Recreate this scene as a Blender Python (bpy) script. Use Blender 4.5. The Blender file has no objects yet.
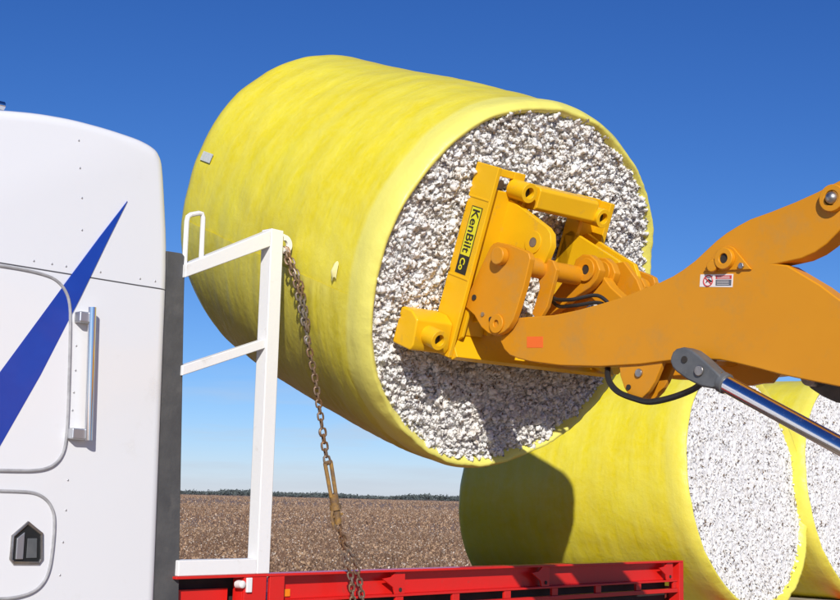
import bpy, bmesh, math, random
import numpy as np
from mathutils import Vector, Matrix, noise
R = math.radians
random.seed(7)
sc = bpy.context.scene
col = sc.collection

# ------------------------------------------------------------------ camera
cam_d = bpy.data.cameras.new('camera'); cam = bpy.data.objects.new('camera', cam_d); col.objects.link(cam)
cam_d.sensor_width = 36; cam_d.lens = 1300 / 840 * 36
cam_d.clip_start = .05; cam_d.clip_end = 20000
pitch, roll = R(8.679), R(1.45)
F = Vector((0, math.cos(pitch), math.sin(pitch))); U0 = Vector((0, -math.sin(pitch), math.cos(pitch))); R0 = Vector((1, 0, 0))
rt = R0 * math.cos(roll) + U0 * math.sin(roll); up = -R0 * math.sin(roll) + U0 * math.cos(roll)
cam.matrix_world = Matrix(((rt.x, up.x, -F.x, 0), (rt.y, up.y, -F.y, 0), (rt.z, up.z, -F.z, 1.9), (0, 0, 0, 1)))
sc.camera = cam

# ------------------------------------------------------------------ sky and sun
SUN_AZ, SUN_EL = 178, 27
w = bpy.data.worlds.new('World'); sc.world = w; w.use_nodes = True
nt = w.node_tree; nt.nodes.clear()
def wn(t, **k):
    n = nt.nodes.new(t)
    for a, b in k.items(): setattr(n, a, b)
    return n
sky = wn('ShaderNodeTexSky', sky_type='NISHITA', sun_disc=False, sun_elevation=R(SUN_EL), sun_rotation=R(SUN_AZ),
         altitude=2000, air_density=1.0, dust_density=.9, ozone_density=3.0)
bg = wn('ShaderNodeBackground'); bg.inputs['Strength'].default_value = .1
wo = wn('ShaderNodeOutputWorld')
# thin streaks of cirrus low over the horizon (part of the sky all round)
tc = wn('ShaderNodeTexCoord'); mp = wn('ShaderNodeMapping'); mp.inputs['Scale'].default_value = (3, 3, 26)
nz = wn('ShaderNodeTexNoise'); nz.inputs['Scale'].default_value = 2.1; nz.inputs['Detail'].default_value = 6; nz.inputs['Roughness'].default_value = .5
cr = wn('ShaderNodeValToRGB'); cr.color_ramp.elements[0].position = .48; cr.color_ramp.elements[1].position = .8
sx = wn('ShaderNodeSeparateXYZ'); mr = wn('ShaderNodeMapRange'); mr.inputs[1].default_value = .1; mr.inputs[2].default_value = .05
mu = wn('ShaderNodeMath', operation='MULTIPLY'); mu2 = wn('ShaderNodeMath', operation='MULTIPLY'); mu2.inputs[1].default_value = .75
mx = wn('ShaderNodeMix', data_type='RGBA'); mx.inputs['B'].default_value = (5.5, 6.1, 7.0, 1)
L_ = nt.links.new
L_(tc.outputs['Generated'], mp.inputs['Vector']); L_(mp.outputs[0], nz.inputs['Vector']); L_(nz.outputs[0], cr.inputs[0])
L_(tc.outputs['Generated'], sx.inputs[0]); L_(sx.outputs['Z'], mr.inputs[0]); L_(cr.outputs[0], mu.inputs[0]); L_(mr.outputs[0], mu.inputs[1])
L_(mu.outputs[0], mu2.inputs[0]); L_(mu2.outputs[0], mx.inputs['Factor']); 
# clear dry air: the sky's red, green and blue are each graded a little (the whole sky alike)
sc_ = wn('ShaderNodeSeparateColor'); cc_ = wn('ShaderNodeCombineColor'); L_(sky.outputs[0], sc_.inputs[0])
for ch, (k_, e_) in enumerate(((.78, 1.5), (.77, 1.2), (1.0, .93))):
    d_ = wn('ShaderNodeMath', operation='MULTIPLY'); d_.inputs[1].default_value = .1; p_ = wn('ShaderNodeMath', operation='POWER'); p_.inputs[1].default_value = e_
    q_ = wn('ShaderNodeMath', operation='MULTIPLY'); q_.inputs[1].default_value = 10 * k_
    L_(sc_.outputs[ch], d_.inputs[0]); L_(d_.outputs[0], p_.inputs[0]); L_(p_.outputs[0], q_.inputs[0]); L_(q_.outputs[0], cc_.inputs[ch])
L_(cc_.outputs[0], mx.inputs['A'])
L_(mx.outputs['Result'], bg.inputs['Color']); L_(bg.outputs[0], wo.inputs[0])
sd = bpy.data.lights.new('sun', 'SUN'); sd.energy = 4.65; sd.angle = R(.53); sd.color = (1, .95, .87)
so = bpy.data.objects.new('sun', sd); col.objects.link(so)
sdir = Vector((math.sin(R(SUN_AZ)) * math.cos(R(SUN_EL)), math.cos(R(SUN_AZ)) * math.cos(R(SUN_EL)), math.sin(R(SUN_EL))))
so.rotation_euler = sdir.to_track_quat('Z', 'Y').to_euler(); so.location = (0, -10, 20)
sc.view_settings.view_transform = 'Standard'; sc.view_settings.look = 'None'; sc.view_settings.exposure = 0; sc.view_settings.gamma = 1

# ------------------------------------------------------------------ materials
def mat(name, c, rough=.5, metal=0., var=None, vscale=8., vdet=5, bump=0., bscale=40., spec=.5, coat=0., dirt=None, dscale=3., dlo=.5, dhi=.7):
    m = bpy.data.materials.new(name); m.use_nodes = True; t = m.node_tree; P = t.nodes['Principled BSDF']
    P.inputs['Base Color'].default_value = (*c, 1); P.inputs['Roughness'].default_value = rough; P.inputs['Metallic'].default_value = metal
    P.inputs['Specular IOR Level'].default_value = spec; P.inputs['Coat Weight'].default_value = coat; P.inputs['Coat Roughness'].default_value = .06
    tc = t.nodes.new('ShaderNodeTexCoord'); src = None
    if var is not None:
        n = t.nodes.new('ShaderNodeTexNoise'); n.inputs['Scale'].default_value = vscale; n.inputs['Detail'].default_value = vdet; n.inputs['Roughness'].default_value = .6
        r = t.nodes.new('ShaderNodeValToRGB'); r.color_ramp.elements[0].position = .35; r.color_ramp.elements[1].position = .65
        r.color_ramp.elements[0].color = (*c, 1); r.color_ramp.elements[1].color = (*var, 1)
        t.links.new(tc.outputs['Object'], n.inputs['Vector']); t.links.new(n.outputs[0], r.inputs[0]); src = r.outputs[0]
    if dirt is not None:
        n = t.nodes.new('ShaderNodeTexNoise'); n.inputs['Scale'].default_value = dscale; n.inputs['Detail'].default_value = 9; n.inputs['Roughness'].default_value = .72
        r = t.nodes.new('ShaderNodeMapRange'); r.inputs[1].default_value = dlo; r.inputs[2].default_value = dhi
        x = t.nodes.new('ShaderNodeMix'); x.data_type = 'RGBA'; x.inputs['A'].default_value = (*c, 1); x.inputs['B'].default_value = (*dirt, 1)
        t.links.new(tc.outputs['Object'], n.inputs['Vector']); t.links.new(n.outputs[0], r.inputs[0]); t.links.new(r.outputs[0], x.inputs['Factor'])
        if src: t.links.new(src, x.inputs['A'])
        src = x.outputs['Result']
        rr = t.nodes.new('ShaderNodeMapRange'); rr.inputs[3].default_value = rough; rr.inputs[4].default_value = min(1, rough + .35)
        t.links.new(r.outputs[0], rr.inputs[0]); t.links.new(rr.outputs[0], P.inputs['Roughness'])
    if src: t.links.new(src, P.inputs['Base Color'])
    if bump:
        n = t.nodes.new('ShaderNodeTexNoise'); n.inputs['Scale'].default_value = bscale; n.inputs['Detail'].default_value = 4
        b = t.nodes.new('ShaderNodeBump'); b.inputs['Strength'].default_value = bump; b.inputs['Distance'].default_value = .01
        t.links.new(tc.outputs['Object'], n.inputs['Vector']); t.links.new(n.outputs[0], b.inputs['Height']); t.links.new(b.outputs[0], P.inputs['Normal'])
    return m

M = {}
M['cab_white'] = mat('cab_white_paint', (.78, .79, .81), .22, coat=.35, dirt=(.62, .60, .56), dscale=1.7, dlo=.58, dhi=.95, bump=.02, bscale=3)
M['seam'] = mat('dark_panel_joint', (.10, .10, .11), .6)  # dark joint line between cab panels
M['bead'] = mat('grey_rubber_bead', (.30, .30, .31), .45, var=(.42, .42, .43), vscale=20)
M['blue'] = mat('blue_paint', (.010, .045, .34), .25, coat=.3, var=(.012, .055, .38), vscale=4)
M['alloy'] = mat('cast_alloy', (.55, .56, .58), .38, .8)
M['rivet'] = mat('rivet_steel', (.55, .55, .56), .35, .6)
M['chrome'] = mat('chrome', (.82, .83, .84), .09, 1., dirt=(.5, .5, .5), dscale=8, dlo=.6, dhi=.9)
M['rod'] = mat('hydraulic_rod_chrome', (.80, .81, .83), .17, 1., dirt=(.6, .6, .6), dscale=14, dlo=.55, dhi=.8)
M['dark_rubber'] = mat('dark_weathered_rubber', (.060, .061, .064), .7, var=(.088, .088, .088), vscale=5, dirt=(.13, .125, .12), dscale=7, dlo=.55, dhi=.85, bump=.2)
M['tyre'] = mat('tyre_rubber', (.022, .022, .023), .8, var=(.05, .045, .04), vscale=6)
M['frame_white'] = mat('headboard_white_enamel', (.80, .80, .80), .38, dirt=(.50, .45, .38), dscale=5, dlo=.58, dhi=.85, bump=.08, bscale=25)
M['red'] = mat('trailer_red_enamel', (.68, .016, .012), .32, var=(.62, .020, .014), vscale=3, dirt=(.25, .06, .04), dscale=9, dlo=.6, dhi=.85, coat=.15)
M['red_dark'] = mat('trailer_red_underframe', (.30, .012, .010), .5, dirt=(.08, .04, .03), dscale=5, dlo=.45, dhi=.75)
M['shade_skirt'] = mat('black_painted_shade', (.022, .016, .016), .75, var=(.04, .026, .024), vscale=6)  # near-black colour stands in for deep shade behind the red rail
M['deck'] = mat('weathered_deck_timber', (.42, .38, .34), .8, var=(.30, .27, .24), vscale=9, bump=.3)
M['amber'] = mat('amber_reflector', (.85, .25, .01), .2)
M['lens'] = mat('clear_lamp_lens', (.75, .73, .72), .12)
M['loader'] = mat('loader_yellow_orange_paint', (.66, .272, .008), .42, var=(.63, .255, .008), vscale=2.2, dirt=(.46, .25, .06), dscale=4.5, dlo=.5, dhi=.85, bump=.04, bscale=5, spec=.35)
M['attach'] = mat('attachment_yellow_paint', (.82, .47, .006), .38, var=(.78, .43, .006), vscale=4, dirt=(.42, .26, .08), dscale=9, dlo=.58, dhi=.85, bump=.05, bscale=18, spec=.4)
M['hole'] = mat('dark_pipe_bore', (.03, .025, .02), .8)
M['steel'] = mat('worn_steel', (.33, .31, .29), .38, .9, var=(.45, .43, .4), vscale=30)
M['greygun'] = mat('grey_cylinder_eye', (.085, .092, .098), .5, var=(.12, .125, .13), vscale=12, dirt=(.2, .19, .18), dscale=20, dlo=.58, dhi=.8)
M['hose'] = mat('black_hose', (.018, .018, .018), .45)
M['decal_white'] = mat('decal_white', (.80, .74, .70), .4)
M['decal_red'] = mat('decal_red', (.55, .04, .04), .4)
M['decal_grey'] = mat('decal_grey', (.11, .12, .14), .4)
M['decal_black'] = mat('decal_black', (.02, .02, .018), .4)
M['decal_yellow'] = mat('decal_yellow', (.72, .66, .02), .4)
M['sticker'] = mat('orange_reflective_sticker', (.85, .15, .02), .45)
M['chain'] = mat('rusty_chain', (.24, .21, .18), .5, .55, var=(.25, .14, .07), vscale=9, vdet=3)
M['binder'] = mat('binder_worn_yellow', (.40, .23, .06), .55, .2, var=(.17, .11, .07), vscale=22)
M['tag'] = mat('bale_tag', (.60, .62, .58), .5, var=(.5, .52, .48), vscale=40)

def film_material(name, pale, ca=(.80, .66, .012), cb=(.82, .71, .03)):
    m = bpy.data.materials.new(name); m.use_nodes = True; t = m.node_tree; N = t.nodes.new; l = t.links.new
    P = t.nodes['Principled BSDF']; out = t.nodes['Material Output']
    uv = N('ShaderNodeUVMap'); uv.uv_map = 'UVMap'
    ma = N('ShaderNodeMapping'); ma.inputs['Scale'].default_value = (.9, 6, 1)
    n1 = N('ShaderNodeTexNoise'); n1.inputs['Scale'].default_value = 1.6; n1.inputs['Detail'].default_value = 6; n1.inputs['Roughness'].default_value = .62
    n2 = N('ShaderNodeTexNoise'); n2.inputs['Scale'].default_value = 17; n2.inputs['Detail'].default_value = 5; n2.inputs['Roughness'].default_value = .65
    n3 = N('ShaderNodeTexNoise'); n3.inputs['Scale'].default_value = 2.3; n3.inputs['Detail'].default_value = 4
    l(uv.outputs[0], ma.inputs[0]); l(ma.outputs[0], n1.inputs['Vector']); l(uv.outputs[0], n2.inputs['Vector']); l(uv.outputs[0], n3.inputs['Vector'])
    r1 = N('ShaderNodeMapRange'); r1.inputs[1].default_value = .36; r1.inputs[2].default_value = .72; r1.inputs[4].default_value = .30
    r2 = N('ShaderNodeMapRange'); r2.inputs[1].default_value = .42; r2.inputs[2].default_value = .72; r2.inputs[4].default_value = .40
    r3 = N('ShaderNodeMapRange'); r3.inputs[1].default_value = .4; r3.inputs[2].default_value = .68
    l(n1.outputs[0], r1.inputs[0]); l(n2.outputs[0], r2.inputs[0]); l(n3.outputs[0], r3.inputs[0])
    m0 = N('ShaderNodeMix'); m0.data_type = 'RGBA'; m0.inputs['A'].default_value = (*ca, 1); m0.inputs['B'].default_value = (*cb, 1)
    m1 = N('ShaderNodeMix'); m1.data_type = 'RGBA'; m1.inputs['B'].default_value = (.86, .80, .22, 1)
    m2 = N('ShaderNodeMix'); m2.data_type = 'RGBA'; m2.inputs['B'].default_value = (.84, .77, .14, 1)
    l(r3.outputs[0], m0.inputs['Factor']); l(r1.outputs[0], m1.inputs['Factor']); l(m0.outputs['Result'], m1.inputs['A'])
    l(r2.outputs[0], m2.inputs['Factor']); l(m1.outputs['Result'], m2.inputs['A'])
    # the doubled film band rolled over the end of the bale
    sp = N('ShaderNodeSeparateXYZ'); l(uv.outputs[0], sp.inputs[0])
    nb = N('ShaderNodeTexNoise'); nb.inputs['Scale'].default_value = 3; l(uv.outputs[0], nb.inputs['Vector'])
    ad = N('ShaderNodeMath'); ad.operation = 'MULTIPLY_ADD'; ad.inputs[1].default_value = .05; l(nb.outputs[0], ad.inputs[0]); l(sp.outputs['Y'], ad.inputs[2])
    rb = N('ShaderNodeMapRange'); rb.inputs[1].default_value = -.17; rb.inputs[2].default_value = -.135; rb.inputs[4].default_value = pale; l(ad.outputs[0], rb.inputs[0])
    m3 = N('ShaderNodeMix'); m3.data_type = 'RGBA'; m3.inputs['B'].default_value = (.84, .79, .20, 1)
    l(rb.outputs[0], m3.inputs['Factor']); l(m2.outputs['Result'], m3.inputs['A'])
    l(m3.outputs['Result'], P.inputs['Base Color'])
    P.inputs['Roughness'].default_value = .36; P.inputs['Specular IOR Level'].default_value = .45
    # bump: tight circumferential wrinkles over lumpy cotton
    b1 = N('ShaderNodeBump'); b1.inputs['Strength'].default_value = .22; b1.inputs['Distance'].default_value = .02; l(n1.outputs[0], b1.inputs['Height'])
    b2 = N('ShaderNodeBump'); b2.inputs['Strength'].default_value = .32; b2.inputs['Distance'].default_value = .012; l(n2.outputs[0], b2.inputs['Height']); l(b1.outputs[0], b2.inputs['Normal'])
    l(b2.outputs[0], P.inputs['Normal'])
    tr = N('ShaderNodeBsdfTranslucent'); tr.inputs[0].default_value = (.85, .72, .05, 1)
    ms = N('ShaderNodeMixShader'); ms.inputs[0].default_value = .08; l(P.outputs[0], ms.inputs[1]); l(tr.outputs[0], ms.inputs[2]); l(ms.outputs[0], out.inputs[0])
    return m
M['film'] = film_material('yellow_wrap_film', .75)
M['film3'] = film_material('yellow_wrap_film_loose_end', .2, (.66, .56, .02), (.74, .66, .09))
M['film_pale'] = mat('pale_torn_film', (.80, .74, .34), .4)
M['film2'] = film_material('yellow_wrap_film_tight', .35)

def cotton_material(name, c1, c2, speck, lo, bmp=.6, sss=.6):
    m = bpy.data.materials.new(name); m.use_nodes = True; t = m.node_tree; N = t.nodes.new; l = t.links.new
    P = t.nodes['Principled BSDF']; tc = N('ShaderNodeTexCoord')
    n1 = N('ShaderNodeTexNoise'); n1.inputs['Scale'].default_value = 9; n1.inputs['Detail'].default_value = 6; n1.inputs['Roughness'].default_value = .65
    r1 = N('ShaderNodeMapRange'); r1.inputs[1].default_value = .42; r1.inputs[2].default_value = .75
    m1 = N('ShaderNodeMix'); m1.data_type = 'RGBA'; m1.inputs['A'].default_value = (*c1, 1); m1.inputs['B'].default_value = (*c2, 1)
    n2 = N('ShaderNodeTexNoise'); n2.inputs['Scale'].default_value = 34; n2.inputs['Detail'].default_value = 3
    r2 = N('ShaderNodeMapRange'); r2.inputs[1].default_value = lo; r2.inputs[2].default_value = lo + .07
    m2 = N('ShaderNodeMix'); m2.data_type = 'RGBA'; m2.inputs['B'].default_value = (*speck, 1)
    for n in (n1, n2): l(tc.outputs['Object'], n.inputs['Vector'])
    l(n1.outputs[0], r1.inputs[0]); l(r1.outputs[0], m1.inputs['Factor']); l(n2.outputs[0], r2.inputs[0]); l(r2.outputs[0], m2.inputs['Factor'])
    l(m1.outputs['Result'], m2.inputs['A']); l(m2.outputs['Result'], P.inputs['Base Color'])
    n3 = N('ShaderNodeTexNoise'); n3.inputs['Scale'].default_value = 90; n3.inputs['Detail'].default_value = 3; l(tc.outputs['Object'], n3.inputs['Vector'])
    b = N('ShaderNodeBump'); b.inputs['Strength'].default_value = bmp; b.inputs['Distance'].default_value = .01; l(n3.outputs[0], b.inputs['Height']); l(b.outputs[0], P.inputs['Normal'])
    P.inputs['Roughness'].default_value = .95; P.inputs['Specular IOR Level'].default_value = .1
    P.inputs['Subsurface Weight'].default_value = sss; P.inputs['Subsurface Radius'].default_value = (1, .95, .9); P.inputs['Subsurface Scale'].default_value = .022
    return m
M['cotton'] = cotton_material('raw_cotton', (.86, .845, .815), (.68, .61, .53), (.28, .20, .13), .67, .6)
M['cotton2'] = cotton_material('pressed_cotton', (.79, .78, .765), (.69, .66, .62), (.30, .25, .21), .66, .3)
M['trash'] = mat('leaf_trash', (.10, .065, .04), .9, var=(.17, .11, .06), vscale=30)

# ------------------------------------------------------------------ mesh helpers
class MB:
    def __init__(s): s.v = []; s.f = []
    def add(s, v, f):
        o = len(s.v); s.v += [tuple(p) for p in v]; s.f += [tuple(i + o for i in q) for q in f]; return s
    def box(s, x0, x1, y0, y1, z0, z1):
        return s.add([(x0, y0, z0), (x1, y0, z0), (x1, y1, z0), (x0, y1, z0), (x0, y0, z1), (x1, y0, z1), (x1, y1, z1), (x0, y1, z1)],
                     [(0, 3, 2, 1), (4, 5, 6, 7), (0, 1, 5, 4), (1, 2, 6, 5), (2, 3, 7, 6), (3, 0, 4, 7)])
    def cyl(s, p0, p1, r0, r1=None, seg=20):
        p0, p1 = Vector(p0), Vector(p1); r1 = r0 if r1 is None else r1
        d = (p1 - p0).normalized(); a = d.orthogonal().normalized(); b = d.cross(a); v = []
        for p, r in ((p0, r0), (p1, r1)):
            v += [p + r * (math.cos(2 * math.pi * i / seg) * a + math.sin(2 * math.pi * i / seg) * b) for i in range(seg)]
        f = [(i, (i + 1) % seg, seg + (i + 1) % seg, seg + i) for i in range(seg)] + [tuple(range(seg))[::-1], tuple(range(seg, 2 * seg))]
        return s.add(v, f)
    def pipe(s, p0, p1, ro, ri, seg=24):
        p0, p1 = Vector(p0), Vector(p1); d = (p1 - p0).normalized(); a = d.orthogonal().normalized(); b = d.cross(a); v = []
        for p, r in ((p0, ro), (p1, ro), (p1, ri), (p0, ri)):
            v += [p + r * (math.cos(2 * math.pi * i / seg) * a + math.sin(2 * math.pi * i / seg) * b) for i in range(seg)]
        f = [(k * seg + i, k * seg + (i + 1) % seg, ((k + 1) % 4) * seg + (i + 1) % seg, ((k + 1) % 4) * seg + i) for k in range(4) for i in range(seg)]
        return s.add(v, f)
    def tube(s, pts, r, seg=8, closed=False):
        pts = [Vector(p) for p in pts]; n = len(pts); v = []; a = None
        for i, p in enumerate(pts):
            if closed: d = (pts[(i + 1) % n] - pts[i - 1]).normalized()
            else: d = (pts[min(i + 1, n - 1)] - pts[max(i - 1, 0)]).normalized()
            a = d.orthogonal().normalized() if a is None else (a - d * a.dot(d)).normalized()
            b = d.cross(a)
            v += [p + r * (math.cos(2 * math.pi * k / seg) * a + math.sin(2 * math.pi * k / seg) * b) for k in range(seg)]
        f = []
        for i in range(n if closed else n - 1):
            j = (i + 1) % n
            f += [(i * seg + k, i * seg + (k + 1) % seg, j * seg + (k + 1) % seg, j * seg + k) for k in range(seg)]
        if not closed: f += [tuple(range(seg))[::-1], tuple(range((n - 1) * seg, n * seg))]
        return s.add(v, f)
    def prism(s, poly, fn, d0, d1):
        n = len(poly); v = [fn(a, b, d0) for a, b in poly] + [fn(a, b, d1) for a, b in poly]
        f = [tuple(range(n)), tuple(range(n, 2 * n))[::-1]] + [(i, i + n, (i + 1) % n + n, (i + 1) % n) for i in range(n)]
        return s.add(v, f)
    def sphere(s, c, r, nu=12, nv=8, sc=(1, 1, 1)):
        c = Vector(c); v = [c + Vector((0, 0, r * sc[2]))]
        for j in range(1, nv):
            th = math.pi * j / nv
            v += [c + Vector((r * sc[0] * math.sin(th) * math.cos(2 * math.pi * i / nu), r * sc[1] * math.sin(th) * math.sin(2 * math.pi * i / nu), r * sc[2] * math.cos(th))) for i in range(nu)]
        v.append(c - Vector((0, 0, r * sc[2])))
        f = [(0, 1 + i, 1 + (i + 1) % nu) for i in range(nu)]
        for j in range(nv - 2):
            f += [(1 + j * nu + i, 1 + (j + 1) * nu + i, 1 + (j + 1) * nu + (i + 1) % nu, 1 + j * nu + (i + 1) % nu) for i in range(nu)]
        f += [(len(v) - 1, 1 + (nv - 2) * nu + (i + 1) % nu, 1 + (nv - 2) * nu + i) for i in range(nu)]
        return s.add(v, f)
    def build(s, name, m, parent=None, bevel=0., seg=2, angle=35, smooth=True):
        me = bpy.data.meshes.new(name); me.from_pydata(s.v, [], s.f)
        b = bmesh.new(); b.from_mesh(me); bmesh.ops.recalc_face_normals(b, faces=b.faces); b.to_mesh(me); b.free()
        if smooth:
            me.polygons.foreach_set('use_smooth', [True] * len(me.polygons)); me.set_sharp_from_angle(angle=R(angle))
        me.materials.append(M[m] if isinstance(m, str) else m)
        o = bpy.data.objects.new(name, me); col.objects.link(o); o.parent = parent
        if bevel:
            bv = o.modifiers.new('bevel', 'BEVEL'); bv.width = bevel; bv.segments = seg; bv.limit_method = 'ANGLE'; bv.angle_limit = R(angle); bv.harden_normals = True
        return o
def empty(name, loc, rot=(0, 0, 0)):
    o = bpy.data.objects.new(name, None); col.objects.link(o); o.location = loc; o.rotation_euler = rot; o.empty_display_size = .2; return o
def tag(o, label=None, cat=None, group=None, kind=None):
    if label: o['label'] = label
    if cat: o['category'] = cat
    if group: o['group'] = group
    if kind: o['kind'] = kind
    return o
def np_mesh(name, V, T, m, parent=None, smooth=False, midx=None):
    me = bpy.data.meshes.new(name); V = np.asarray(V, np.float32); T = np.asarray(T, np.int32)
    me.vertices.add(len(V)); me.vertices.foreach_set('co', V.ravel())
    me.loops.add(T.size); me.loops.foreach_set('vertex_index', T.ravel())
    me.polygons.add(len(T)); me.polygons.foreach_set('loop_start', np.arange(0, T.size, 3, dtype=np.int32)); me.polygons.foreach_set('loop_total', np.full(len(T), 3, np.int32))
    for q in (m if isinstance(m, (list, tuple)) else [m]): me.materials.append(M[q] if isinstance(q, str) else q)
    if midx is not None: me.polygons.foreach_set('material_index', np.asarray(midx, np.int32))
    me.polygons.foreach_set('use_smooth', np.full(len(T), smooth)); me.update(calc_edges=True)
    o = bpy.data.objects.new(name, me); col.objects.link(o); o.parent = parent; return o

# ------------------------------------------------------------------ ground, cotton field, far trees
M['ground'] = mat('field_soil', (.20, .125, .08), .95, var=(.28, .18, .115), vscale=.35, vdet=10, dirt=(.42, .34, .26), dscale=2.2, dlo=.56, dhi=.72)
gb = MB(); rings = [0, 8, 20, 60, 200, 800, 3000, 9000]; ns = 48
gv = [(0, 0, 0)]; gf = []
for k, r in enumerate(rings[1:]):
    gv += [(r * math.cos(2 * math.pi * i / ns), r * math.sin(2 * math.pi * i / ns), 0) for i in range(ns)]
for i in range(ns): gf.append((0, 1 + i, 1 + (i + 1) % ns))
for k in range(len(rings) - 2):
    gf += [(1 + k * ns + i, 1 + (k + 1) * ns + i, 1 + (k + 1) * ns + (i + 1) % ns, 1 + k * ns + (i + 1) % ns) for i in range(ns)]
tag(gb.add(gv, gf).build('ground', 'ground'), kind='structure')

M['dirt'] = mat('pale_bounce_dirt', (.40, .31, .225), .95, var=(.33, .25, .18), vscale=1.4, vdet=9, bump=.5, bscale=12)  # pale unseen ground added to bounce light onto the shaded bale sides
hv = []; nh = 64
for i in range(nh):
    a_ = 2 * math.pi * i / nh; r_ = 13.5 + 1.2 * noise.noise((math.cos(a_) * 2, math.sin(a_) * 2, 5)); hv.append((1.5 + r_ * math.cos(a_), 5 + r_ * .86 * math.sin(a_), .006))
tag(MB().add([(1.5, 5, .006)] + hv, [(0, 1 + i, 1 + (i + 1) % nh) for i in range(nh)]).build('bounce_headland', 'dirt'), kind='structure')
M['stalk'] = mat('cotton_stalk_bark', (.16, .09, .055), .9, var=(.22, .13, .08), vscale=.6)
M['dry_leaf'] = mat('dry_boll_and_leaf', (.46, .31, .19), .9, var=(.34, .21, .125), vscale=.5)
M['lint'] = mat('leftover_lint', (.60, .51, .42), .95)
rng = np.random.default_rng(3)
def stubble(n, r0, r1, az0, az1, h, wd, nst, nlf, nli, row):
    # one plant = nst stalk slivers, nlf dry leaves or empty bolls, nli lint tufts: all single triangles
    az = np.radians(rng.uniform(az0, az1, n)); rad = np.sqrt(rng.uniform(r0 ** 2, r1 ** 2, n))
    P = np.stack([rad * np.sin(az), rad * np.cos(az), np.zeros(n)], 1)
    d = np.array([.79, .61]); q = np.array([-.61, .79]); k = P[:, :2] @ q; k2 = np.round(k / row) * row + rng.normal(0, row * .12, n)
    P[:, :2] += (k2 - k)[:, None] * q
    hh = h * rng.uniform(.6, 1.15, n); V = []; mi = []
    def tri(c, a, b, mid, reps):
        V.append(np.stack([c, a, b], 1).reshape(-1, 3)); mi.append(np.full(len(c), mid))
    for _ in range(nst):
        th = rng.uniform(0, 6.28, n); ln = rng.uniform(.15, .55, n) * hh
        base = P + np.stack([np.cos(th), np.sin(th), np.zeros(n)], 1) * (.05 * wd); base[:, 2] = rng.uniform(0, .4, n) * hh
        tip = base + np.stack([np.cos(th) * ln, np.sin(th) * ln, hh - base[:, 2]], 1)
        sd_ = np.stack([np.cos(th * 2 + 1), np.sin(th * 2 + 1), np.zeros(n)], 1) * (.016 * wd)
        tri(base - sd_, base + sd_, tip, 0, 1)
    for cnt, mid, s in ((nlf, 1, .055), (nli, 2, .036)):
        for _ in range(cnt):
            off = rng.normal(0, .16, (n, 3)) * hh[:, None]; off[:, 2] = rng.uniform(.15, 1.0, n) * hh
            c = P + off; a = rng.normal(0, 1, (n, 3)); a /= np.linalg.norm(a, axis=1)[:, None]; b = rng.normal(0, 1, (n, 3)); b /= np.linalg.norm(b, axis=1)[:, None]
            sz = s * wd * rng.uniform(.5, 1.4, n)[:, None]
            tri(c - a * sz * .5, c + a * sz * .6, c + b * sz, mid, 1)
    V = np.concatenate(V); return V, np.concatenate(mi)
parts = [stubble(11000, 17, 60, -24, 24, .62, 1.0, 5, 11, 5, .95),
         stubble(13000, 60, 190, -24, 24, .68, 1.9, 3, 7, 3, .95),
         stubble(16000, 190, 900, -26, 26, .72, 4.5, 2, 5, 2, 1.9)]
SV = np.concatenate([p[0] for p in parts]); SM = np.concatenate([p[1] for p in parts])
o = np_mesh('cotton_stubble', SV, np.arange(len(SV)).reshape(-1, 3), ['stalk', 'dry_leaf', 'lint'], midx=SM)
tag(o, 'picked brown cotton field with pale lint reaching the horizon', 'crop field', kind='stuff')

M['far_leaf'] = mat('far_tree_foliage', (.075, .095, .095), .9, var=(.10, .12, .115), vscale=.02)
TV = []
for i in range(1500):
    az = R(rng.uniform(-34, 34)); d = rng.uniform(1400, 1800); hgt = rng.uniform(3.2, 5.4) * (1 + .25 * math.sin(az * 40) + .2 * math.sin(az * 93 + 1)); wdt = rng.uniform(4, 9)
    c = np.array([d * math.sin(az), d * math.cos(az), 0]); k = 46
    off = rng.normal(0, .5, (k, 3)) * np.array([wdt, wdt, 0]); off[:, 2] = rng.beta(2, 1.6, k) * hgt
    cc = c + off; a = rng.normal(0, 1, (k, 3)); b = rng.normal(0, 1, (k, 3)); sz = 1.15
    TV.append(np.stack([cc - a * sz, cc + a * sz * .7, cc + b * sz], 1).reshape(-1, 3))
TV = np.concatenate(TV); TV[:, 2] = np.abs(TV[:, 2])
tag(np_mesh('treeline', TV, np.arange(len(TV)).reshape(-1, 3), 'far_leaf'), 'low dark line of far trees along the horizon', 'trees', kind='stuff')

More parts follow.
